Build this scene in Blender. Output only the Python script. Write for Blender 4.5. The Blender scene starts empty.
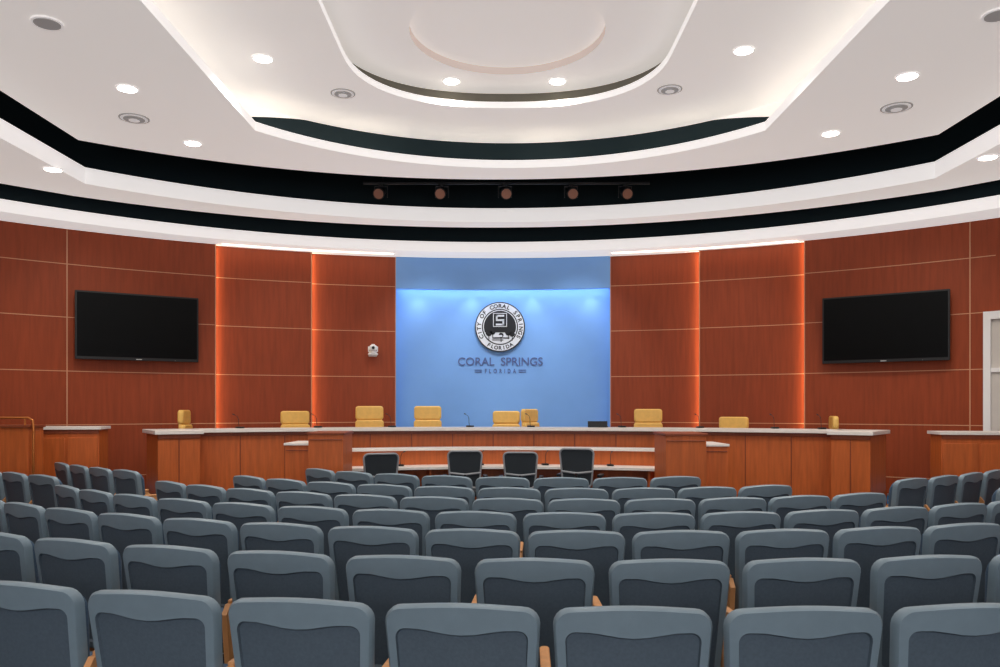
import bpy, bmesh, math, random
from math import sin, cos, pi, radians, sqrt, atan2, asin
from mathutils import Vector, Matrix
random.seed(4)
scene = bpy.context.scene
EYE = 1.6
F = 800.0
HOR = 408.0
WC = (-0.15, 3.6)      # centre of round room
SC = (0.75, 11.8)      # centre of the seating arcs

# ------------------------------------------------------------------ materials
def lin(c):
    return tuple(((x/255.0)/12.92 if x/255.0 <= 0.04045 else ((x/255.0+0.055)/1.055)**2.4) for x in c)

def mat(name, rgb, rough=0.6, metal=0.0, emit=None, estr=0.0, var=0.0, vscale=8.0, vstretch=(1,1,1), bump=0.0, spec=0.5, coat=0.0):
    m = bpy.data.materials.new(name)
    m.use_nodes = True
    nt = m.node_tree
    b = nt.nodes['Principled BSDF']
    c = lin(rgb) + (1,)
    b.inputs['Base Color'].default_value = c
    b.inputs['Roughness'].default_value = rough
    b.inputs['Metallic'].default_value = metal
    b.inputs['Specular IOR Level'].default_value = spec
    b.inputs['Coat Weight'].default_value = coat
    if emit is not None:
        b.inputs['Emission Color'].default_value = lin(emit) + (1,)
        b.inputs['Emission Strength'].default_value = estr
    if var > 0 or bump > 0:
        tc = nt.nodes.new('ShaderNodeTexCoord')
        mp = nt.nodes.new('ShaderNodeMapping')
        mp.inputs['Scale'].default_value = vstretch
        nz = nt.nodes.new('ShaderNodeTexNoise')
        nz.inputs['Scale'].default_value = vscale
        nz.inputs['Detail'].default_value = 6
        nt.links.new(tc.outputs['Object'], mp.inputs['Vector'])
        nt.links.new(mp.outputs['Vector'], nz.inputs['Vector'])
        if var > 0:
            rp = nt.nodes.new('ShaderNodeValToRGB')
            rp.color_ramp.elements[0].position = 0.3
            rp.color_ramp.elements[1].position = 0.7
            rp.color_ramp.elements[0].color = tuple(x*(1-var) for x in c[:3]) + (1,)
            rp.color_ramp.elements[1].color = tuple(min(1, x*(1+var)) for x in c[:3]) + (1,)
            nt.links.new(nz.outputs['Fac'], rp.inputs['Fac'])
            nt.links.new(rp.outputs['Color'], b.inputs['Base Color'])
        if bump > 0:
            bp = nt.nodes.new('ShaderNodeBump')
            bp.inputs['Strength'].default_value = bump
            bp.inputs['Distance'].default_value = 0.01
            nt.links.new(nz.outputs['Fac'], bp.inputs['Height'])
            nt.links.new(bp.outputs['Normal'], b.inputs['Normal'])
    return m

M = {}
M['white'] = mat('ceiling_luminous_white', (236, 231, 226), 0.85, var=0.02, vscale=2, emit=(255, 248, 242), estr=0.42)  # plain white ceiling; emission added as ambient fill for the whole room
M['white2'] = mat('ceiling_recess_edge', (225, 212, 204), 0.85, emit=(255, 236, 226), estr=0.2)  # pinkish tint and weaker glow put the recess's soft shading into the colour
M['fascia'] = mat('fascia_white', (240, 238, 236), 0.8, var=0.01, emit=(255, 252, 250), estr=0.5)  # no lamp: self-glow added so the fascia reads brightly lit
M['trimwhite'] = mat('trim_white', (240, 238, 236), 0.8, var=0.01, emit=(255, 250, 248), estr=0.36)  # glow added so trims match the glowing ceiling around them
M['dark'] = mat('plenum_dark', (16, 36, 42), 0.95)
M['olive'] = mat('cove_olive', (120, 116, 104), 0.9, var=0.05)  # darker olive paints the shadow strip inside the cove
M['cherry'] = mat('cherry_wall_veneer', (148, 64, 30), 0.5, var=0.13, vscale=3.0, vstretch=(7, 7, 0.6), spec=0.3)
M['dwood'] = mat('dais_cherry_veneer', (186, 94, 42), 0.45, var=0.16, vscale=3.0, vstretch=(9, 9, 0.8), spec=0.35)
M['dwood2'] = mat('dais_cherry_dark', (134, 62, 28), 0.5, var=0.15, vscale=3.0, vstretch=(9, 9, 0.8))
M['seam'] = mat('seam_tan', (206, 150, 112), 0.5)
M['blue'] = mat('blue_wall_paint', (132, 180, 240), 0.8, var=0.02, vscale=3, spec=0.2)
M['stone'] = mat('white_solid_surface', (236, 230, 222), 0.3, var=0.03, vscale=30)
M['black'] = mat('black_plastic', (14, 14, 16), 0.45)
M['screen'] = mat('screen_glass', (10, 12, 13), 0.25, spec=0.12)
M['carpet'] = mat('carpet_dark', (44, 48, 56), 0.98, var=0.3, vscale=60, bump=0.3)
M['bcarpet'] = mat('carpet_blue', (50, 130, 185), 0.95, var=0.2, vscale=50)
M['shell'] = mat('seat_shell_slate', (114, 132, 142), 0.42, var=0.04, vscale=20)
M['inset'] = mat('seat_inset_dark', (76, 90, 101), 0.6, var=0.10, vscale=90, bump=0.1)
M['fabric'] = mat('seat_fabric_blue', (66, 88, 110), 0.95, var=0.15, vscale=120, bump=0.2)
M['beech'] = mat('beech_wood', (210, 150, 96), 0.45, var=0.1, vscale=4, vstretch=(8, 8, 1))
M['mustard'] = mat('mustard_leather', (244, 196, 104), 0.5, var=0.06, vscale=15)
M['mesh'] = mat('chair_mesh_black', (40, 48, 54), 0.8, var=0.3, vscale=150)
M['frame'] = mat('chair_frame_grey', (150, 154, 158), 0.4)
M['metal'] = mat('brushed_metal', (170, 172, 176), 0.3, metal=0.9)
M['brass'] = mat('brass_rail', (196, 120, 60), 0.3, metal=0.7)
M['letter'] = mat('letter_steel_blue', (84, 104, 158), 0.4)
M['sealw'] = mat('seal_white', (235, 240, 246), 0.6)
M['sealk'] = mat('seal_black', (18, 20, 26), 0.6)
M['led'] = mat('downlight_lens', (255, 255, 255), 0.5, emit=(255, 246, 232), estr=14)
M['cove'] = mat('cove_led', (255, 255, 255), 0.5, emit=(255, 240, 222), estr=8)
M['amber'] = mat('amber_led', (255, 220, 180), 0.5, emit=(255, 222, 180), estr=8)
M['hled'] = mat('header_led', (255, 255, 255), 0.5, emit=(240, 246, 255), estr=11)
M['wled'] = mat('soffit_slot_led', (255, 255, 255), 0.5, emit=(255, 224, 190), estr=4)
M['pane'] = mat('window_daylight', (255, 255, 255), 0.5, emit=(246, 248, 255), estr=6.0)  # glowing panes of the invented rear windows, used as fill
M['grey'] = mat('vent_grey', (176, 174, 172), 0.6, emit=(255, 250, 246), estr=0.12)  # faint glow added to keep vents from looking too dark
M['rearwall'] = mat('rear_wall_paint', (206, 200, 192), 0.85, var=0.02)
M['plastic'] = mat('white_plastic', (240, 240, 238), 0.4)
M['spot'] = mat('stage_lamp_lens', (170, 120, 98), 0.35)

# ------------------------------------------------------------------ mesh builder
class MB:
    def __init__(s):
        s.v = []; s.f = []; s.fm = []; s.mats = []
    def mi(s, key):
        if key not in s.mats: s.mats.append(key)
        return s.mats.index(key)
    def face(s, idx, key):
        s.f.append(tuple(idx)); s.fm.append(s.mi(key))
    def box(s, c, d, key, rz=0.0, tp=None):
        n = len(s.v); x, y, z = d[0]/2, d[1]/2, d[2]/2
        for dx, dy, dz in [(-1,-1,-1),(1,-1,-1),(1,1,-1),(-1,1,-1),(-1,-1,1),(1,-1,1),(1,1,1),(-1,1,1)]:
            px, py = dx*x, dy*y
            if tp and dz > 0: px *= tp; py *= tp
            s.v.append((c[0]+px*cos(rz)-py*sin(rz), c[1]+px*sin(rz)+py*cos(rz), c[2]+dz*z))
        for q in [(0,3,2,1),(4,5,6,7),(0,1,5,4),(1,2,6,5),(2,3,7,6),(3,0,4,7)]:
            s.face([n+i for i in q], key)
    def rbox(s, c, d, r, key, rz=0.0, axis='z', seg=4):
        if axis == 'z': a, b, h = d[0], d[1], d[2]
        elif axis == 'y': a, b, h = d[0], d[2], d[1]
        else: a, b, h = d[1], d[2], d[0]
        pts = []
        for cx, cy, a0 in [(a/2-r, b/2-r, 0), (-a/2+r, b/2-r, 90), (-a/2+r, -b/2+r, 180), (a/2-r, -b/2+r, 270)]:
            for i in range(seg+1):
                t = radians(a0+90*i/seg); pts.append((cx+r*cos(t), cy+r*sin(t)))
        e = min(r, h/2)*0.4
        loops = []
        for off, sc in [(-h/2, 1), (-h/2+e, 0), (h/2-e, 0), (h/2, 1)]:
            lp = []
            for (p, q) in pts:
                k1 = (a/2-e*sc)/(a/2); k2 = (b/2-e*sc)/(b/2)
                p2, q2 = p*k1, q*k2
                if axis == 'z': X, Y, Z = p2, q2, off
                elif axis == 'y': X, Y, Z = p2, off, q2
                else: X, Y, Z = off, p2, q2
                lp.append((c[0]+X*cos(rz)-Y*sin(rz), c[1]+X*sin(rz)+Y*cos(rz), c[2]+Z))
            loops.append(lp)
        s.loft(loops, key)
    def loft(s, loops, key, cap=True, closed=True, keys=None):
        n = len(s.v); m = len(loops[0])
        for lp in loops: s.v.extend(lp)
        for i in range(len(loops)-1):
            k = keys[i] if keys else key
            for j in range(m if closed else m-1):
                a = n+i*m+j; b = n+i*m+(j+1) % m
                s.face([a, b, b+m, a+m], k)
        if cap:
            s.face([n+j for j in range(m)][::-1], keys[0] if keys else key)
            s.face([n+(len(loops)-1)*m+j for j in range(m)], keys[-1] if keys else key)
    def cyl(s, p0, p1, r0, key, r1=None, seg=16, cap=True):
        r1 = r0 if r1 is None else r1
        p0 = Vector(p0); p1 = Vector(p1); d = (p1-p0).normalized()
        u = d.orthogonal().normalized(); w = d.cross(u)
        lo = []
        for p, r in ((p0, r0), (p1, r1)):
            lo.append([tuple(p+u*r*cos(2*pi*i/seg)+w*r*sin(2*pi*i/seg)) for i in range(seg)])
        s.loft(lo, key, cap)
    def tube(s, pts, r, key, seg=8):
        pts = [Vector(p) for p in pts]
        lo = []; u = None
        for i, p in enumerate(pts):
            d = (pts[min(i+1, len(pts)-1)]-pts[max(i-1, 0)]).normalized()
            if u is None: u = d.orthogonal().normalized()
            else: u = (u-d*u.dot(d)).normalized()
            w = d.cross(u)
            lo.append([tuple(p+u*r*cos(2*pi*k/seg)+w*r*sin(2*pi*k/seg)) for k in range(seg)])
        s.loft(lo, key)
    def arc(s, r0, r1, a0, a1, z0, z1, key, n=None, c=WC):
        n = n or max(2, int(abs(a1-a0)/1.5))
        lo = []
        for i in range(n+1):
            a = radians(a0+(a1-a0)*i/n)
            lo.append([(c[0]+r*sin(a), c[1]+r*cos(a), z) for r, z in ((r0, z0), (r1, z0), (r1, z1), (r0, z1))])
        s.loft(lo, key)
    def strip(s, A, zA, B, zB, key, keyf=None):
        n = len(s.v); m = len(A)
        s.v.extend([(p[0], p[1], zA[i] if isinstance(zA, list) else zA) for i, p in enumerate(A)])
        s.v.extend([(p[0], p[1], zB[i] if isinstance(zB, list) else zB) for i, p in enumerate(B)])
        for i in range(m-1):
            s.face([n+i, n+i+1, n+m+i+1, n+m+i], keyf(i) if keyf else key)
    def disc(s, c, r, key, seg=32, sy=1.0):
        n = len(s.v)
        s.v.extend([(c[0]+r*cos(2*pi*i/seg), c[1]+r*sy*sin(2*pi*i/seg), c[2]) for i in range(seg)])
        s.face(range(n, n+seg), key)
    def mesh(s, name, smooth=35):
        me = bpy.data.meshes.new(name)
        me.from_pydata(s.v, [], s.f)
        for k in s.mats: me.materials.append(M[k])
        me.polygons.foreach_set('material_index', s.fm)
        me.update()
        bm = bmesh.new(); bm.from_mesh(me)
        bmesh.ops.recalc_face_normals(bm, faces=bm.faces)
        if smooth:
            for f in bm.faces: f.smooth = True
            for e in bm.edges:
                if len(e.link_faces) == 2 and e.calc_face_angle(0) > radians(smooth): e.smooth = False
        bm.to_mesh(me); bm.free()
        return me
    def obj(s, name, loc=(0,0,0), rz=0.0, smooth=35, bevel=0.0, parent=None):
        o = bpy.data.objects.new(name, s.mesh(name, smooth))
        scene.collection.objects.link(o)
        o.location = loc; o.rotation_euler = (0, 0, rz)
        if bevel:
            b = o.modifiers.new('bevel', 'BEVEL'); b.width = bevel; b.segments = 2; b.limit_method = 'ANGLE'
        if parent: o.parent = parent
        return o

def put(me, name, loc, rz=0, sc=(1,1,1)):
    o = bpy.data.objects.new(name, me); scene.collection.objects.link(o)
    o.location = loc; o.rotation_euler = (0,0,rz); o.scale = sc
    return o

def pol(r, a, z=0.0, c=WC):
    return (c[0]+r*sin(radians(a)), c[1]+r*cos(radians(a)), z)

def ang_at(px, r, c=WC):
    s_ = (px-500)/F
    A = s_*s_+1; B = -2*(s_*c[0]+c[1]); C = c[0]**2+c[1]**2-r*r
    d = (-B+sqrt(B*B-4*A*C))/(2*A)
    return math.degrees(atan2(s_*d-c[0], d-c[1]))

# ------------------------------------------------------------------ room shell
ZT = 4.26
fl = MB()
n = 96
fl.v.extend([(WC[0]+10.9*sin(2*pi*i/n), WC[1]+10.9*cos(2*pi*i/n), 0) for i in range(n)])
fl.face(range(n), 'carpet')
fl.obj('floor', smooth=0)

a67 = ang_at(67, 10.4); a216 = ang_at(216, 10.4); a312 = ang_at(312, 10.52); a396 = ang_at(396, 10.64)
a610 = ang_at(610, 10.64); a699 = ang_at(699, 10.52); a804 = ang_at(804, 10.4); a970 = ang_at(970, 10.4)
w = MB()
w.arc(10.4, 10.95, -150, a216, 0, ZT+0.3, 'cherry')
w.arc(10.52, 10.95, a216, a312, 0, ZT+0.3, 'cherry')
w.arc(10.64, 10.95, a312, a396, 0, ZT+0.3, 'cherry')
w.arc(10.88, 10.95, a396, a610, 0, ZT+0.3, 'blue')
w.arc(10.62, 10.88, a396-0.02, a396+0.05, 0, ZT+0.3, 'blue', n=1)
w.arc(10.62, 10.88, a610-0.05, a610+0.02, 0, ZT+0.3, 'blue', n=1)
w.arc(10.60, 10.66, a396, a610, 3.70, ZT+0.3, 'blue')      # blue header
w.arc(10.64, 10.95, a610, a699, 0, ZT+0.3, 'cherry')
w.arc(10.52, 10.95, a699, a804, 0, ZT+0.3, 'cherry')
w.arc(10.4, 10.95, a804, 150, 0, ZT+0.3, 'cherry')
w.obj('wall_front')

# amber LED strips tucked behind the panel edges
led = MB()
def ledstrip(r0, r1, a):
    lo = [pol(r0, a, 0.5), pol(r1, a, 0.5), pol(r1, a, ZT-0.02), pol(r0, a, ZT-0.02)]
    n0 = len(led.v); led.v.extend(lo); led.face(range(n0, n0+4), 'amber')
ledstrip(10.44, 10.51, a216+0.01); ledstrip(10.56, 10.63, a312+0.01)
ledstrip(10.56, 10.63, a699-0.01); ledstrip(10.44, 10.51, a804-0.01)
led.obj('led_strip_light', smooth=0)
# slot light in the soffit grazing the veneer
sl = MB()
sl.arc(10.30, 10.36, a216+0.5, a396-0.3, ZT-0.010, ZT-0.002, 'wled')
sl.arc(10.30, 10.36, a610+0.3, a804-0.5, ZT-0.010, ZT-0.002, 'wled')
sl.obj('soffit_slot_light', smooth=0)

# seams
tr = MB()
segs = [(-80, a216, 10.4), (a216, a312, 10.52), (a312, a396, 10.64), (a610, a699, 10.64), (a699, a804, 10.52), (a804, 43.0, 10.4), (52, 80, 10.4)]
for z in (0.56, 1.35, 2.15, 2.95, 3.74):
    for s0, s1, r in segs:
        tr.arc(r-0.004, r+0.01, s0, s1, z-0.006, z+0.006, 'seam')
for a, r in [(a67, 10.4), (a216-0.05, 10.4), (a312-0.05, 10.52), (a396-0.05, 10.64), (a610+0.05, 10.64), (a699+0.05, 10.52), (a804+0.05, 10.4), (a970, 10.4), (-50, 10.4), (-63, 10.4), (65, 10.4)]:
    tr.arc(r-0.005, r+0.01, a-0.04, a+0.04, 0, ZT, 'seam', n=1)
tr.obj('trim_1')

# door on the right of the curved wall
d = MB()
da0, da1 = ang_at(984, 10.36), ang_at(984, 10.36)+8
d.arc(10.30, 10.395, da0, da0+0.5, 0, 2.92, 'plastic', n=1)
d.arc(10.30, 10.395, da1-0.5, da1, 0, 2.92, 'plastic', n=1)
d.arc(10.30, 10.395, da0, da1, 2.84, 2.95, 'plastic')
d.arc(10.35, 10.395, da0+0.5, da1-0.5, 0, 2.84, 'rearwall')
dm = (da0+da1)/2
d.arc(10.33, 10.36, dm-.1, dm+.1, 0, 2.84, 'grey', n=1)
d.arc(10.32, 10.36, da0+0.5, da1-0.5, 2.1, 2.16, 'plastic')
d.cyl(pol(10.27, dm-.5, 0.95), pol(10.27, dm-.5, 1.25), 0.012, 'metal')
d.cyl(pol(10.27, dm-.5, 1.0), pol(10.36, dm-.5, 1.0), 0.008, 'metal')
d.cyl(pol(10.27, dm-.5, 1.2), pol(10.36, dm-.5, 1.2), 0.008, 'metal')
d.obj('door_1')

# rear wall; its bright windows are invented to add frontal fill light
rw = MB()
rw.box((WC[0], -6.3, 3.0), (8.6, 0.1, 6.0), 'rearwall')
rw.obj('wall_back')
for i, x in enumerate((-3.1, -1.1, 0.9, 2.9)):
    wm = MB()
    wm.box((x, -6.235, 2.2), (1.7, 0.02, 2.9), 'pane')
    for dx in (-0.88, 0.88, 0): wm.box((x+dx, -6.21, 2.2), (0.06, 0.07, 3.0), 'frame')
    for dz in (-1.48, 0.3, 1.48): wm.box((x, -6.21, 2.2+dz), (1.82, 0.07, 0.06), 'frame')
    wm.obj('window_%d' % (i+1), smooth=0)

# ------------------------------------------------------------------ ceiling
YB = -6.2
def U(xl, xr, ycl, ycr, ya, ns=6, na=40):
    xm = (xl+xr)/2
    P = [(xl, YB+(ycl-YB)*i/ns) for i in range(ns)]
    (x1, y1), (x2, y2), (x3, y3) = (xl, ycl), (xm, ya), (xr, ycr)
    D = 2*(x1*(y2-y3)+x2*(y3-y1)+x3*(y1-y2))
    ux = ((x1*x1+y1*y1)*(y2-y3)+(x2*x2+y2*y2)*(y3-y1)+(x3*x3+y3*y3)*(y1-y2))/D
    uy = ((x1*x1+y1*y1)*(x3-x2)+(x2*x2+y2*y2)*(x1-x3)+(x3*x3+y3*y3)*(x2-x1))/D
    R = sqrt((x1-ux)**2+(y1-uy)**2)
    t0 = atan2(x1-ux, y1-uy); t1 = atan2(x3-ux, y3-uy)
    P += [(ux+R*sin(t0+(t1-t0)*i/na), uy+R*cos(t0+(t1-t0)*i/na)) for i in range(na+1)]
    P += [(xr, ycr+(YB-ycr)*(i+1)/ns) for i in range(ns)]
    return P
def UE(xl, xr, yc, ya, ns=6, na=40):
    xm = (xl+xr)/2; a = (xr-xl)/2; b = ya-yc
    P = [(xl, YB+(yc-YB)*i/ns) for i in range(ns)]
    for i in range(na+1):
        t = -pi/2+pi*i/na
        cx = math.copysign(abs(sin(t))**0.85, t); cy = abs(cos(t))**0.85
        P.append((xm+a*cx, yc+b*cy))
    P += [(xr, yc+(YB-yc)*(i+1)/ns) for i in range(ns)]
    return P
def radial(P, r):
    out = []
    for x, y in P:
        dx, dy = x-WC[0], y-WC[1]; l = sqrt(dx*dx+dy*dy)
        out.append((WC[0]+dx/l*r, WC[1]+dy/l*r))
    return out
c = MB()
zC, zD, zF = 5.0, 5.45, 5.70
CO = U(-5.35, 5.45, 10.15, 9.95, 11.9)
CI = U(-3.0, 3.25, 9.8, 9.8, 11.33)
CI1 = U(-3.04, 3.29, 9.83, 9.83, 11.37)
CV = U(-3.3, 3.55, 10.0, 10.0, 11.63)
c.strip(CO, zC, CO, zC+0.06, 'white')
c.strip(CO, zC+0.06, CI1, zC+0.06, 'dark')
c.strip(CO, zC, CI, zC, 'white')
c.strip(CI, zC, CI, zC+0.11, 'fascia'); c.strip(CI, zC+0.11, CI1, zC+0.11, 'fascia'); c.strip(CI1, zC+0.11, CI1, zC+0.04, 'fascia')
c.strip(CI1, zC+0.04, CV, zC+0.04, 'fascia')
nn = len(CV)
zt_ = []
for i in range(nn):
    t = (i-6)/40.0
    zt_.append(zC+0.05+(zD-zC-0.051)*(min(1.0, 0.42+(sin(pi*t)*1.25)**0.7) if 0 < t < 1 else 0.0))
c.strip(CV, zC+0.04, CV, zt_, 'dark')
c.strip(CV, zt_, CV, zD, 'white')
EI = UE(-1.72, 1.87, 8.7, 10.27)
EI1 = UE(-1.75, 1.90, 8.7, 10.30)
EV = UE(-1.90, 2.05, 8.7, 10.44)
c.strip(CV, zD, EI, zD, 'white')
c.strip(EI, zD, EI, zD+0.08, 'fascia'); c.strip(EI, zD+0.08, EI1, zD+0.08, 'fascia'); c.strip(EI1, zD+0.08, EI1, zD+0.03, 'fascia')
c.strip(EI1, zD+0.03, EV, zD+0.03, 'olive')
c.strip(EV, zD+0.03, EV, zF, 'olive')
OC = (0.08, 8.77); OR = 1.07
seg = 48
bm = bmesh.new()
vo = [bm.verts.new((p[0], p[1], zF)) for p in EV]
vi = [bm.verts.new((OC[0]+OR*cos(2*pi*i/seg), OC[1]+OR*sin(2*pi*i/seg), zF)) for i in range(seg)]
ee = [bm.edges.new((vo[i], vo[(i+1) % len(vo)])) for i in range(len(vo))]
ee += [bm.edges.new((vi[i], vi[(i+1) % seg])) for i in range(seg)]
bmesh.ops.triangle_fill(bm, edges=ee, use_beauty=True)
bm.verts.index_update()
n0 = len(c.v); c.v.extend([tuple(v.co) for v in bm.verts])
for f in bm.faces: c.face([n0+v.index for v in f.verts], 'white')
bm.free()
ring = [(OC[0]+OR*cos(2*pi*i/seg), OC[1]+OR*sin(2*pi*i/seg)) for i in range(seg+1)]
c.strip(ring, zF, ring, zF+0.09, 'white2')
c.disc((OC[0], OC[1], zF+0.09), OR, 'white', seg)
# B ring
BF = U(-5.55, 5.68, 10.7, 10.45, 12.9)
BB = radial(BF, 9.7)
c.strip(BF, 4.60, BF, 4.82, 'fascia'); c.strip(BF, 4.60, BB, 4.60, 'white'); c.strip(BF, 4.82, BB, 4.82, 'dark'); c.strip(BB, 4.60, BB, 4.82, 'dark')
# A ring
def AR(a): return 10.05-0.3*min(1, (abs(a)/45.0)**2)
angs = [-150+2*i for i in range(151)]
AF = [pol(AR(a), a)[:2] for a in angs]; AW = [pol(10.9, a)[:2] for a in angs]; AB = [pol(AR(a)+0.08, a)[:2] for a in angs]
c.strip(AF, ZT, AF, 4.43, 'fascia'); c.strip(AF, ZT, AW, ZT, 'fascia'); c.strip(AF, 4.43, AB, 4.43, 'dark')
c.strip(AB, 4.43, AB, 5.9, 'dark')
c.disc((WC[0], WC[1], 5.9), 10.9, 'dark', 96)
c.obj('ceiling', smooth=30)

# cove LEDs
cl = MB()
CL0 = U(-3.09, 3.34, 9.87, 9.87, 11.42); CL1 = U(-3.17, 3.42, 9.92, 9.92, 11.50)
cl.strip(CL0, zC+0.06, CL1, zC+0.06, 'cove')
cl.obj('cove_light', smooth=0)
# header light above blue wall
hl = MB()
hl.arc(10.68, 10.74, a396+0.3, a610-0.3, 3.74, 3.76, 'hled')
hl.obj('header_wall_light', smooth=0)

# downlights
def spot(loc, e, size=130, col=(1, .95, .88), rot=(0,0,0), blend=0.9, rad=0.06):
    l = bpy.data.lights.new('lamp', 'SPOT'); l.energy = e; l.spot_size = radians(size); l.spot_blend = blend
    l.color = col; l.shadow_soft_size = rad
    o = bpy.data.objects.new('lamp', l); scene.collection.objects.link(o); o.location = loc; o.rotation_euler = rot
    return o
DL = [(-3.96, 8.5, zC, 140), (-3.94, 10.26, zC, 110), (4.17, 8.19, zC, 140), (4.09, 9.89, zC, 110), (-5.61, 10.04, 4.6, 40), (5.83, 9.56, 4.6, 40),
      (-2.61, 8.8, zD, 150), (2.62, 8.6, zD, 150), (-0.61, 10.02, zF, 100), (0.72, 10.02, zF, 100), (-6.3, 9.2, 4.6, 0), (6.4, 8.3, 4.6, 0)]
for y in (6.0, 3.2, 0.4, -2.6, -5.0):
    e_ = 120 if y > 4 else (55 if y > -1 else 0)
    DL += [(-4.1, y, zC, e_), (4.2, y, zC, e_), (-2.5, y+0.6, zD, 0), (2.6, y+0.6, zD, 0), (0.08, y+0.2, zF, e_)]
for i, (x, y, z, en) in enumerate(DL):
    e = MB()
    e.cyl((0,0,-0.012), (0,0,0.0), 0.115, 'trimwhite', seg=24)
    e.cyl((0,0,-0.016), (0,0,-0.012), 0.095, 'led', seg=24)
    o = e.obj('recessed_downlight', (x, y, z))
    if en:
        l = spot((0, 0, -0.05), en); l.parent = o; l.name = 'lamp'
for (x, y, z, r) in [(-1.92, 9.78, zD, .15), (2.05, 9.66, zD, .15), (-4.29, 9.38, zC, .17), (4.48, 9.04, zC, .17)]:
    e = MB()
    for k in range(3):
        rr = r*(1-k*0.3)
        e.cyl((0,0,-0.010*(k+1)), (0,0,0.0), rr, 'grey', seg=32)
        e.cyl((0,0,-0.010*(k+1)-0.002), (0,0,-0.010*(k+1)), rr*0.88, 'trimwhite' if k != 1 else 'grey', seg=32)
    e.obj('ceiling_air_diffuser', (x, y, z))
for (x, y, z) in [(-3.99, 7.05, zC), (4.3, 6.9, zC)]:
    e = MB(); e.cyl((0,0,-0.015), (0,0,0.0), .13, 'trimwhite', seg=32); e.cyl((0,0,-0.02), (0,0,-0.015), .11, 'grey', seg=32)
    e.obj('ceiling_speaker', (x, y, z))

# track lights
t = MB()
ty, tz = 12.3, 5.06
t.cyl((-2.1, ty, tz), (2.3, ty, tz), 0.025, 'black')
for x in (-1.8, 0, 2.0): t.cyl((x, ty, tz), (x, ty, 5.9), 0.012, 'black')
for px in (381, 442, 505, 571, 625):
    x = (px-500)/F*ty
    t.box((x, ty, tz-0.03), (0.05, 0.05, 0.08), 'black')
    for sx in (-0.1, 0.1): t.box((x+sx, ty-0.02, tz-0.14), (0.008, 0.03, 0.18), 'black')
    t.box((x, ty-0.02, tz-0.06), (0.2, 0.03, 0.01), 'black')
    a = Vector((x, ty+0.1, tz-0.1)); b = Vector((x+(0.02 if px > 500 else -0.02), ty-0.12, tz-0.2))
    t.cyl(a, b, 0.065, 'black', r1=0.09)
    dd = (b-a).normalized()
    t.cyl(b, b+dd*0.004, 0.075, 'spot')
t.obj('stage_light_track')

# added spots brighten the blue wall and the veneer; no fixtures stand there
def aim(loc, tgt, e, size, col, rad=0.08, blend=1.0, name='accent_lamp'):
    o = spot(loc, e, size=size, col=col, rad=rad, blend=blend)
    o.rotation_euler = (Vector(tgt)-Vector(loc)).to_track_quat('-Z', 'Y').to_euler(); o.name = name
for x in (-1.2, 0.05, 1.3):
    aim((x, 12.25, 4.75), (x, 14.4, 1.9), 120, 62, (.93, .96, 1), blend=0.8)
for x, y, tx, ty_ in [(-3.2, 11.2, -3.4, 13.5), (3.4, 11.0, 3.6, 13.3), (-4.7, 9.6, -6.2, 12.0), (4.8, 9.4, 6.2, 11.8)]:
    aim((x, y, 4.9), (tx, ty_, 2.0), 90, 62, (1, .9, .78), blend=0.9)
for px in (418, 472, 532, 590):
    a = ang_at(px, 10.7)
    o = spot(pol(10.72, a, 3.72), 8, size=110, col=(.94, .97, 1), rad=0.05, blend=1.0)
    o.rotation_euler = (radians(-4), 0, 0); o.name = 'wall_washer_lamp'

# ------------------------------------------------------------------ dais
bl0, bl1 = ang_at(147, 9.1), ang_at(200, 8.2)
br0, br1 = ang_at(831, 8.2), ang_at(885, 9.1)
da = MB()
pl = MB()
pl.arc(9.26, 10.38, bl1+0.2, br0-0.2, 0, 0.45, 'bcarpet')
pl.obj('dais_platform')
da.arc(8.76, 8.82, bl1, br0, 0, 1.25, 'dwood')
da.arc(8.68, 9.25, bl1, br0, 1.25, 1.30, 'stone')
da.arc(8.735, 8.76, bl1, br0, 1.20, 1.25, 'dwood2')
da.arc(8.74, 8.76, bl1, br0, 0.0, 0.12, 'dwood2')
nS = 15
for i in range(1, nS):
    a = bl1+(br0-bl1)*i/nS
    da.arc(8.752, 8.765, a-0.05, a+0.05, 0.12, 1.2, 'dwood2', n=1)
for a0, a1 in ((bl0, bl1), (br0, br1)):
    da.arc(8.2, 9.15, a0, a1, 0, 1.25, 'dwood', n=4)
    da.arc(8.15, 9.2, a0-0.3, a1+0.3, 1.25, 1.30, 'stone', n=4)
    am = (a0+a1)/2
    da.arc(8.19, 8.21, am-0.05, am+0.05, 0, 1.25, 'dwood2', n=1)
    da.arc(8.185, 8.21, a0, a1, 1.19, 1.25, 'dwood2', n=4)
da.obj('council_dais', bevel=0.004)

# staff table
IC = (0.1, 6.0)
sd = MB()
il, ir = -24.5, 23.0
sd.arc(5.0, 5.46, il, ir, 0.76, 0.80, 'stone', c=IC)
sd.arc(5.42, 5.46, il, ir, 0.0, 1.0, 'dwood', c=IC)
sd.arc(5.38, 5.76, il, ir, 1.0, 1.035, 'stone', c=IC)
for a in (il+1, -12, 0, 12, ir-1): sd.arc(5.05, 5.42, a-0.2, a+0.2, 0, 0.76, 'dwood', c=IC, n=1)
def block(x0, x1, y0, y1, ztop, topkey, rz=0):
    cx, cy = (x0+x1)/2, (y0+y1)/2
    sd.box((cx, cy, (ztop-0.03)/2), (x1-x0, y1-y0, ztop-0.03), 'dwood', rz)
    sd.box((cx, cy, ztop-0.015), (x1-x0+0.03, y1-y0+0.03, 0.03), topkey, rz)
    sd.box((cx, y0-0.004, ztop-0.09), (x1-x0-0.02, 0.012, 0.012), 'dwood2', rz)
block(-2.36, -1.93, 9.85, 10.45, 1.30, 'dwood2')
block(1.97, 2.45, 9.5, 10.2, 1.30, 'dwood2')
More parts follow.
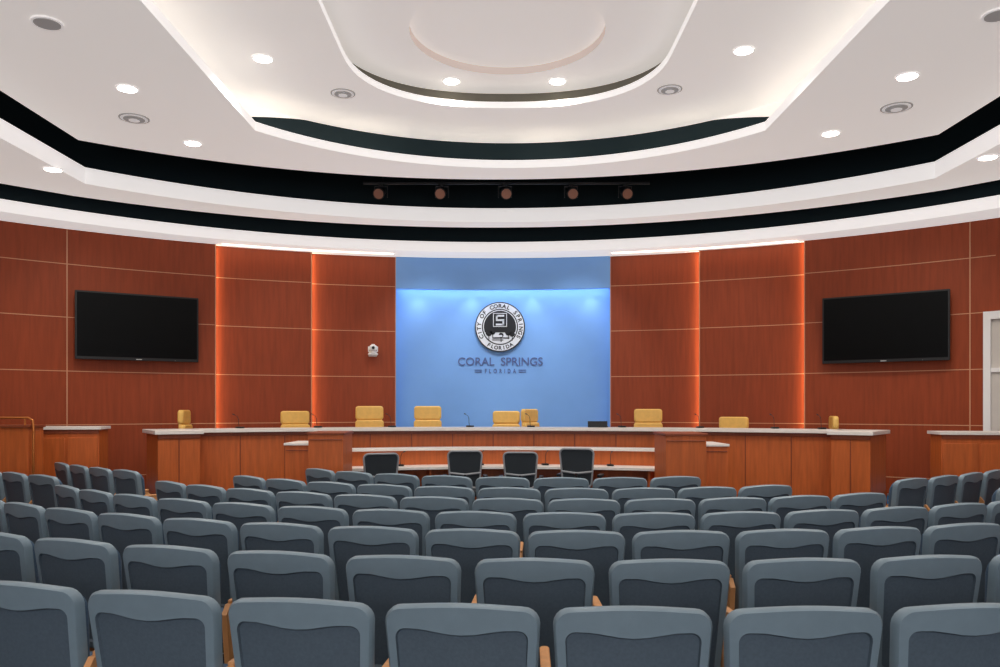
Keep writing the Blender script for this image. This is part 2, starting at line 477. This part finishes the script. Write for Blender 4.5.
block(-2.70, -2.38, 10.05, 10.75, 1.16, 'stone')
block(2.47, 2.78, 9.75, 10.5, 1.16, 'stone')
sd.box((-2.28, 10.8, 0.5), (0.06, 0.7, 1.0), 'dwood'); sd.box((2.33, 10.6, 0.5), (0.06, 0.8, 1.0), 'dwood')
sd.obj('staff_desk', bevel=0.004)

# steps at the ends
for a0, a1 in ((bl0-2.8, bl0-0.4), (br1+0.4, br1+2.8)):
    st = MB()
    for k in range(3):
        st.arc(8.3+0.3*k, 10.35, a0, a1, 0.15*k, 0.15*(k+1), 'bcarpet', n=4)
        st.arc(8.29+0.3*k, 8.33+0.3*k, a0, a1, 0.15*(k+1)-0.02, 0.15*(k+1)+0.004, 'metal', n=4)
    st.obj('carpeted_steps')

# credenzas
def credenza(px0, px1, dist, ztop, depth, rz, dx=0):
    x0 = (px0-500)/F*dist; x1 = (px1-500)/F*dist
    b = MB(); wd = (x1-x0)
    b.box((0, 0, (ztop-0.04)/2), (wd, depth, ztop-0.04), 'dwood')
    b.box((0, 0, ztop-0.02), (wd+0.06, depth+0.06, 0.04), 'stone')
    b.box((0, -depth/2-0.004, ztop-0.07), (wd, 0.012, 0.05), 'dwood2')
    b.box((0, -depth/2-0.003, 0.06), (wd, 0.012, 0.1), 'dwood2')
    for k in (-0.25, 0.25):
        b.rbox((k*wd, -depth/2-0.008, ztop/2), (wd*0.46, 0.016, ztop-0.3), 0.01, 'dwood', axis='y')
        b.cyl((k*0.25*wd, -depth/2-0.03, ztop/2-0.06), (k*0.25*wd, -depth/2-0.03, ztop/2+0.06), 0.006, 'metal')
    b.obj('wooden_credenza', ((x0+x1)/2+dx, dist+depth/2, 0), rz, bevel=0.003)
credenza(42, 103, 10.9, 1.345, 0.4, radians(10), -0.12)
credenza(936, 1006, 10.1, 1.30, 0.4, radians(-10), 0.14)
# left railed lectern
lx0, lx1, ld = (-30-500)/F*9.7, (33-500)/F*9.7, 9.7
b = MB()
wd = lx1-lx0
b.box((0, 0, 0.68), (wd, 0.4, 1.36), 'dwood'); b.box((0, 0, 1.375), (wd+0.04, 0.44, 0.03), 'dwood2')
for k in (-1, 0, 1): b.cyl((k*wd*0.45, -0.2, 1.38), (k*wd*0.45, -0.2, 1.48), 0.012, 'brass')
b.tube([(-wd/2-0.02, -0.2, 1.48), (0, -0.2, 1.48), (wd/2, -0.2, 1.48), (wd/2+0.05, -0.2, 1.45), (wd/2+0.06, -0.2, 1.36), (wd/2+0.05, -0.2, 0.0)], 0.016, 'brass')
b.obj('railed_lectern', ((lx0+lx1)/2-0.1, ld+0.2, 0), radians(6), bevel=0.003)

# ------------------------------------------------------------------ executive chairs
def exec_chair():
    m = MB()
    for k, (z0, h, y, w_) in enumerate([(0.60, 0.20, 0.215, 0.46), (0.80, 0.19, 0.235, 0.47), (1.01, 0.22, 0.262, 0.46)]):
        m.rbox((0, y, z0+0.01), (w_, 0.085, h), 0.045, 'mustard', axis='y')
    m.rbox((0, 0.27, 0.78), (0.42, 0.05, 0.60), 0.05, 'mustard', axis='y')
    m.rbox((0, -0.02, 0.47), (0.50, 0.48, 0.10), 0.06, 'mustard')
    for sx in (-1, 1):
        m.rbox((sx*0.275, -0.03, 0.68), (0.05, 0.30, 0.035), 0.02, 'black')
        m.tube([(sx*0.20, 0.05, 0.43), (sx*0.275, 0.04, 0.44), (sx*0.28, 0.02, 0.55), (sx*0.275, 0.0, 0.67)], 0.014, 'metal')
    m.cyl((0, 0, 0.10), (0, 0, 0.42), 0.028, 'metal'); m.rbox((0, 0, 0.41), (0.2, 0.26, 0.04), 0.02, 'black')
    for i in range(5):
        a = 2*pi*i/5+0.3
        m.tube([(0, 0, 0.12), (0.15*cos(a), 0.15*sin(a), 0.10), (0.27*cos(a), 0.27*sin(a), 0.07)], 0.018, 'metal')
        m.cyl((0.27*cos(a)-0.02*sin(a), 0.27*sin(a)+0.02*cos(a), 0.03), (0.27*cos(a)+0.02*sin(a), 0.27*sin(a)-0.02*cos(a), 0.03), 0.03, 'black')
    return m.mesh('executive_chair')
em = exec_chair()
for px, ytop, turn in [(202, 410, 70), (298, 411, 6), (371, 406, 3), (428, 406, 0), (505, 411, -4), (543, 409, 62), (649, 409, 8), (730, 417, -6), (815, 416, -75)]:
    r = 9.8 if px != 543 else 9.75
    a = ang_at(px, r)
    p = pol(r, a, 0.45)
    zt = EYE+(HOR-ytop)/F*p[1]
    put(em, 'executive_chair', p, radians(-a+turn), (1, 1, (zt-0.45)/1.13))

def task_chair():
    m = MB()
    pts = []
    W, z0, z1, r = 0.22, 0.55, 1.02, 0.06
    for cx, cz, a0 in [(W-r, z1-r, 0), (-W+r, z1-r, 90), (-W+0.03+r, z0+r, 180), (W-0.03-r, z0+r, 270)]:
        for i in range(5):
            t_ = radians(a0+90*i/4); pts.append((cx+r*cos(t_), cz+r*sin(t_)))
    def Y(x, z): return -0.22-0.12*(z-0.55)+0.5*x*x
    P = [(x, Y(x, z), z) for x, z in pts]; P.append(P[0])
    m.tube(P, 0.013, 'frame')
    n0 = len(m.v); m.v.extend(P[:-1]); m.face(range(n0, n0+len(P)-1), 'mesh')
    m.tube([(-0.2, Y(.2, .74), 0.74), (0, Y(0, .74)-0.01, 0.72), (0.2, Y(.2, .74), 0.74)], 0.014, 'frame')
    m.tube([(0, Y(0, .72)-0.015, 0.72), (0, -0.27, 0.55), (0, -0.2, 0.44), (0, -0.05, 0.42)], 0.02, 'black')
    m.rbox((0, 0.0, 0.47), (0.48, 0.46, 0.07), 0.06, 'mesh')
    for sx in (-1, 1):
        m.rbox((sx*0.27, 0.02, 0.68), (0.06, 0.24, 0.03), 0.02, 'black')
        m.tube([(sx*0.2, 0.02, 0.43), (sx*0.27, 0.02, 0.45), (sx*0.27, 0.02, 0.67)], 0.014, 'black')
    m.cyl((0, 0, 0.1), (0, 0, 0.44), 0.026, 'black')
    for i in range(5):
        a = 2*pi*i/5+0.3
        m.tube([(0, 0, 0.12), (0.15*cos(a), 0.15*sin(a), 0.10), (0.27*cos(a), 0.27*sin(a), 0.07)], 0.018, 'black')
        m.cyl((0.27*cos(a)-0.02*sin(a), 0.27*sin(a)+0.02*cos(a), 0.03), (0.27*cos(a)+0.02*sin(a), 0.27*sin(a)-0.02*cos(a), 0.03), 0.03, 'black')
    return m.mesh('task_chair')
tm = task_chair()
for px, tz_ in [(378, 0.0), (465, 0.02), (521, 0.0), (580, 0.05)]:
    a = ang_at(px, 4.68, IC)
    p = pol(4.68, a, 0, IC)
    put(tm, 'mesh_task_chair', (p[0], p[1], 0), radians(-a)+random.uniform(-.1, .1), (1, 1, 1+tz_))

def mic():
    m = MB()
    m.rbox((0, 0, 0.015), (0.09, 0.12, 0.03), 0.02, 'black')
    m.tube([(0, 0.02, 0.03), (0, 0.03, 0.09), (0, 0.03, 0.16), (0, 0.06, 0.22), (0, 0.13, 0.25)], 0.004, 'black')
    m.cyl((0, 0.125, 0.25), (0, 0.16, 0.26), 0.009, 'black')
    return m.mesh('gooseneck_microphone')
mm = mic()
for px in (240, 318, 392, 470, 531, 622, 700, 775, 822):
    a = ang_at(px, 9.0); put(mm, 'gooseneck_microphone', pol(9.0, a, 1.302), radians(-a)+0.6, (1, 1, .8))
for px in (400, 480, 545, 610):
    a = ang_at(px, 5.2, IC); put(mm, 'gooseneck_microphone', pol(5.22, a, 0.802, IC), radians(-a+180)+0.3, (1, 1, .8))

lp = MB()
lp.rbox((0, 0, 0.008), (0.30, 0.22, 0.016), 0.01, 'black'); lp.rbox((0, -0.12, 0.05), (0.30, 0.012, 0.09), 0.004, 'black', axis='y')
a = ang_at(598, 9.0); lp.obj('laptop', pol(9.02, a, 1.302), radians(-a))

# ------------------------------------------------------------------ televisions
def tv(px, yc):
    m = MB(); W, H = 1.74, 1.02
    m.rbox((0, 0, 0), (W, 0.05, H), 0.012, 'black', axis='y')
    m.box((0, -0.0265, 0.01), (W-0.05, 0.004, H-0.07), 'screen')
    m.box((0, -0.028, -H/2+0.018), (0.08, 0.004, 0.012), 'grey')
    m.box((0, 0.08, 0), (0.6, 0.12, 0.5), 'black')
    m.box((W*0.3, -0.027, -H/2+0.015), (0.01, 0.004, 0.006), 'frame')
    a = ang_at(px, 10.2)
    p = pol(10.22, a)
    z = EYE+(HOR-yc)/F*p[1]
    m.obj('wall_television', (p[0], p[1], z), radians(-a))
tv(139, 327.5); tv(883.5, 328)

# ------------------------------------------------------------------ seal and lettering
yb = WC[1]+10.86
def text_mesh(txt, size, extrude, offset=0):
    cu = bpy.data.curves.new('t', 'FONT'); cu.body = txt; cu.size = size; cu.extrude = extrude; cu.offset = offset
    cu.align_x = 'CENTER'; cu.align_y = 'CENTER'
    o = bpy.data.objects.new('t', cu); scene.collection.objects.link(o)
    dg = bpy.context.evaluated_depsgraph_get(); dg.update()
    me = bpy.data.meshes.new_from_object(o.evaluated_get(dg))
    bpy.data.objects.remove(o)
    return me
def wall_y(x): return WC[1]+sqrt(10.88**2-(x-WC[0])**2)
def add_text(mb, txt, size, ext, T, key, cap_w=None, offset=0, bend=False):
    me = text_mesh(txt, size, ext, offset)
    xs = [v.co.x for v in me.vertices]; ys = [v.co.y for v in me.vertices]
    k = 1.0
    if cap_w and xs: k = cap_w/(max(xs)-min(xs))
    cy = (max(ys)+min(ys))/2 if ys else 0
    n0 = len(mb.v)
    for v in me.vertices:
        q = T @ Vector((v.co.x*k, v.co.y-cy, v.co.z))
        if bend: q.y += wall_y(q.x)
        mb.v.append(tuple(q))
    for p in me.polygons: mb.face([n0+i for i in p.vertices], key)
RX = Matrix.Rotation(radians(90), 4, 'X')
sz = EYE+(HOR-327)/F*(yb-0.05); sx = 0.0
s = MB()
def dsk(r, y, key, t=0.01):
    s.cyl((sx, y, sz), (sx, y-t, sz), r, key, seg=64)
dsk(0.45, yb-0.01, 'sealk', 0.05); dsk(0.43, yb-0.06, 'sealw', 0.006); dsk(0.325, yb-0.066, 'sealk', 0.004); dsk(0.305, yb-0.070, 'sealw', 0.003)
ys = yb-0.078
lab = 'CITY OF CORAL SPRINGS'
for i, ch in enumerate(lab):
    if ch == ' ': continue
    t_ = radians(-118+236*i/(len(lab)-1))
    T = Matrix.Translation((sx+0.378*sin(t_), yb-0.068, sz+0.378*cos(t_))) @ Matrix.Rotation(t_, 4, 'Y') @ RX
    add_text(s, ch, 0.10, 0.002, T, 'sealk', offset=0.003)
lab = 'FLORIDA'
for i, ch in enumerate(lab):
    t_ = radians(-32+64*i/(len(lab)-1))
    T = Matrix.Translation((sx+0.378*sin(t_), yb-0.068, sz-0.378*cos(t_))) @ Matrix.Rotation(-t_, 4, 'Y') @ RX
    add_text(s, ch, 0.09, 0.002, T, 'sealk', offset=0.003)
n0 = len(s.v); cnt = 0
for i in range(33):
    t_ = -0.35+(pi+0.7)*i/32
    s.v.append((sx+0.29*cos(t_), ys, sz+0.29*sin(t_))); cnt += 1
s.face(range(n0, n0+cnt), 'sealk')
for tx, tz_, tr_ in [(-.2, -.08, .06), (-.13, -.06, .05), (.15, -.07, .06), (.22, -.1, .05), (0.02, -.12, .045)]:
    s.cyl((sx+tx, ys-0.001, sz+tz_-0.03), (sx+tx, ys-0.004, sz+tz_-0.03), tr_, 'sealk', seg=9)
    s.box((sx+tx, ys-0.002, sz+tz_-0.1), (0.014, 0.004, 0.1), 'sealk')
s.box((sx+0.02, ys-0.002, sz-0.2), (0.3, 0.004, 0.02), 'sealk'); s.box((sx-0.04, ys-0.002, sz-0.235), (0.2, 0.004, 0.014), 'sealk')
s.box((sx-0.02, ys-0.003, sz-0.165), (0.12, 0.004, 0.035), 'sealw')
def bar(x0, x1, z0, z1): s.box((sx+(x0+x1)/2, ys-0.005, sz+(z0+z1)/2), (x1-x0, 0.008, z1-z0), 'sealw')
def Sm(h, t_, ox, oz, w_):
    bar(ox-w_, ox+w_, oz+h-t_, oz+h); bar(ox-w_, ox-w_+t_, oz, oz+h); bar(ox-w_, ox+w_, oz-t_/2, oz+t_/2); bar(ox+w_-t_, ox+w_, oz-h, oz); bar(ox-w_, ox+w_, oz-h, oz-h+t_)
Sm(0.095, 0.032, 0.0, 0.12, 0.075)
bar(-.125, .125, .235, .247); bar(-.125, -.113, 0.0, .247); bar(.113, .125, 0.0, .247); bar(-.125, .125, 0.0, .012)
s.obj('city_seal', smooth=30)
L = MB()
zt = EYE+(HOR-361.5)/F*yb
add_text(L, 'CORAL  SPRINGS', 0.205, 0.008, Matrix.Translation((0.005, -0.01, zt)) @ RX, 'letter', cap_w=1.53, offset=0.002, bend=True)
zt2 = EYE+(HOR-371)/F*yb
add_text(L, 'F  L  O  R  I  D  A', 0.11, 0.006, Matrix.Translation((0.005, -0.008, zt2)) @ RX, 'letter', cap_w=0.56, offset=0.002, bend=True)
for sgn in (-1, 1):
    L.box((0.005+sgn*0.40, wall_y(sgn*.4)-0.008, zt2+0.018), (0.13, 0.012, 0.014), 'letter'); L.box((0.005+sgn*0.40, wall_y(sgn*.4)-0.008, zt2-0.018), (0.13, 0.012, 0.014), 'letter')
L.obj('wall_lettering', smooth=0)

# ptz camera on the wall
a = ang_at(373, 10.5); p = pol(10.49, a, EYE+(HOR-349)/F*13.7)
m = MB()
m.box((0, 0.12, -0.06), (0.14, 0.03, 0.10), 'plastic'); m.rbox((0, 0.04, -0.075), (0.17, 0.16, 0.03), 0.04, 'plastic')
m.cyl((0, 0, -0.06), (0, 0, -0.02), 0.055, 'plastic'); m.rbox((0, -0.01, 0.03), (0.13, 0.13, 0.10), 0.04, 'plastic', axis='y')
for sx_ in (-1, 1): m.box((sx_*0.075, 0, 0.01), (0.02, 0.06, 0.09), 'plastic')
m.cyl((0, -0.07, 0.03), (0, -0.10, 0.03), 0.025, 'black'); m.cyl((0, 0.02, 0.08), (0, 0.02, 0.10), 0.03, 'plastic')
m.obj('wall_camera', p, radians(-a))

# ------------------------------------------------------------------ auditorium chairs
def seat_mesh(right_arm):
    m = MB()
    def outline(wt, wb, zt, zb, r, dip=0.0, seg=5, crown=0.012):
        P = []
        for cx, cz, a0, ww in [(wb/2-r, zb+r, 270, 0), (wt/2-r, zt-r, 0, 0)]:
            for i in range(seg+1):
                t_ = radians(a0+90*i/seg); P.append((cx+r*cos(t_), cz+r*sin(t_)))
        for i in range(1, 8):
            f = i/8; x = (wt/2-r)*(1-2*f)
            P.append((x, zt+crown*sin(pi*f)-dip*(sin(pi*f)**2)))
        for cx, cz, a0 in [(-wt/2+r, zt-r, 90), (-wb/2+r, zb+r, 180)]:
            for i in range(seg+1):
                t_ = radians(a0+90*i/seg); P.append((cx+r*cos(t_), cz+r*sin(t_)))
        for i in range(1, 4):
            P.append((-wb/2+r+(wb-2*r)*i/4, zb))
        return P
    def bend(P, y):
        return [(x, y+0.35*x*x-0.14*(z-0.45)+0.10*max(0, 0.6-z)**2, z) for x, z in P]
    o0 = outline(0.515, 0.47, 0.906, 0.36, 0.05)
    o1 = outline(0.542, 0.49, 0.914, 0.35, 0.06)
    o2 = outline(0.526, 0.475, 0.906, 0.36, 0.055)
    i0 = outline(0.462, 0.42, 0.838, 0.39, 0.035, dip=0.03)
    i1 = outline(0.452, 0.41, 0.831, 0.40, 0.030, dip=0.03)
    m.loft([bend(o0, 0.03), bend(o1, 0.022), bend(o1, -0.008), bend(o2, -0.02), bend(i0, -0.022), bend(i1, -0.010)],
           'shell', keys=['shell', 'shell', 'shell', 'shell', 'inset'], cap=False)
    n0 = len(m.v); P = bend(i1, -0.010); m.v.extend(P)
    N = len(P); cen = len(m.v)
    m.v.append((0, -0.010-0.14*0.17, 0.62))
    for j in range(N): m.face([n0+j, n0+(j+1) % N, cen], 'inset')
    f0 = outline(0.50, 0.43, 0.89, 0.40, 0.06); f1 = outline(0.47, 0.40, 0.87, 0.42, 0.06)
    m.loft([bend(f0, 0.028), bend(f0, 0.06), bend(f1, 0.08)], 'fabric', cap=True)
    m.rbox((0, 0.32, 0.43), (0.48, 0.44, 0.09), 0.06, 'fabric'); m.rbox((0, 0.31, 0.375), (0.44, 0.40, 0.04), 0.05, 'shell')
    m.box((0, 0.12, 0.40), (0.5, 0.06, 0.05), 'black')
    arms = [-0.2925] + ([0.2925] if right_arm else [])
    for ax in arms:
        pts = [(0.0, 0.0), (0.30, 0.0), (0.36, 0.30), (0.40, 0.60), (0.36, 0.635), (-0.0, 0.645), (-0.035, 0.60), (-0.0, 0.3)]
        m.loft([[(ax-0.014, y, z) for y, z in pts], [(ax+0.014, y, z) for y, z in pts]], 'beech')
        m.rbox((ax, 0.20, 0.650), (0.038, 0.36, 0.02), 0.015, 'beech')
        m.box((ax, 0.14, 0.012), (0.045, 0.38, 0.024), 'black')
    return m.mesh('auditorium_chair', smooth=40)
seatA, seatB = seat_mesh(False), seat_mesh(True)
rows = [ (9.03, 0.585, -0.295), (8.17, 0.605, 0.012), (7.33, 0.58, 0.255), (6.57, 0.58, 0.25), (5.78, 0.57, -0.12), (4.98, 0.57, -0.10), (3.95, 0.575, -0.15)]
def row_seats(R, pitch, ph, lo, hi):
    st = math.degrees(pitch/R); a0 = math.degrees(ph/R)
    k0 = math.ceil((lo-a0)/st); k1 = math.floor((hi-a0)/st)
    L_ = [a0+st*k for k in range(k0, k1+1)]
    for i, a in enumerate(L_):
        x = SC[0]+R*sin(radians(a)); y = SC[1]-R*cos(radians(a))
        put(seatB if i == len(L_)-1 else seatA, 'auditorium_chair', (x, y, 0), radians(a))
for i, (R, pt, ph) in enumerate(rows):
    row_seats(R, pt, ph, -46, 28 if i < 4 else (25 if i < 6 else 22))
# side blocks beyond the aisles
def side_row(x, y, a, n, sgn, curl):
    for i in range(n):
        put(seatB if (i == n-1 and sgn > 0) or (i == 0 and sgn < 0) else seatA, 'auditorium_chair', (x, y, 0), radians(a))
        x += sgn*0.59*cos(radians(a)); y += sgn*0.59*sin(radians(a)); a += sgn*curl
side_row(-4.08, 8.8, -38, 4, -1, 3)
side_row(-4.62, 8.15, -34, 3, -1, 3)
side_row(3.95, 7.75, 33, 4, 1, 3)
side_row(4.55, 7.1, 29, 3, 1, 3)

# ------------------------------------------------------------------ camera
cam = bpy.data.cameras.new('camera'); co = bpy.data.objects.new('camera', cam); scene.collection.objects.link(co)
co.location = (0, 0, EYE); co.rotation_euler = (radians(90), 0, 0)
cam.sensor_width = 36; cam.lens = 36*F/1000; cam.shift_y = (HOR-333.5)/1000
cam.clip_start = 0.05
scene.camera = co
wd_ = bpy.data.worlds.new('world'); scene.world = wd_; wd_.use_nodes = True
wd_.node_tree.nodes['Background'].inputs[0].default_value = (0.6, 0.7, 0.9, 1)
wd_.node_tree.nodes['Background'].inputs[1].default_value = 0.3
scene.view_settings.view_transform = 'Standard'
scene.view_settings.look = 'None'
scene.view_settings.exposure = 0.0
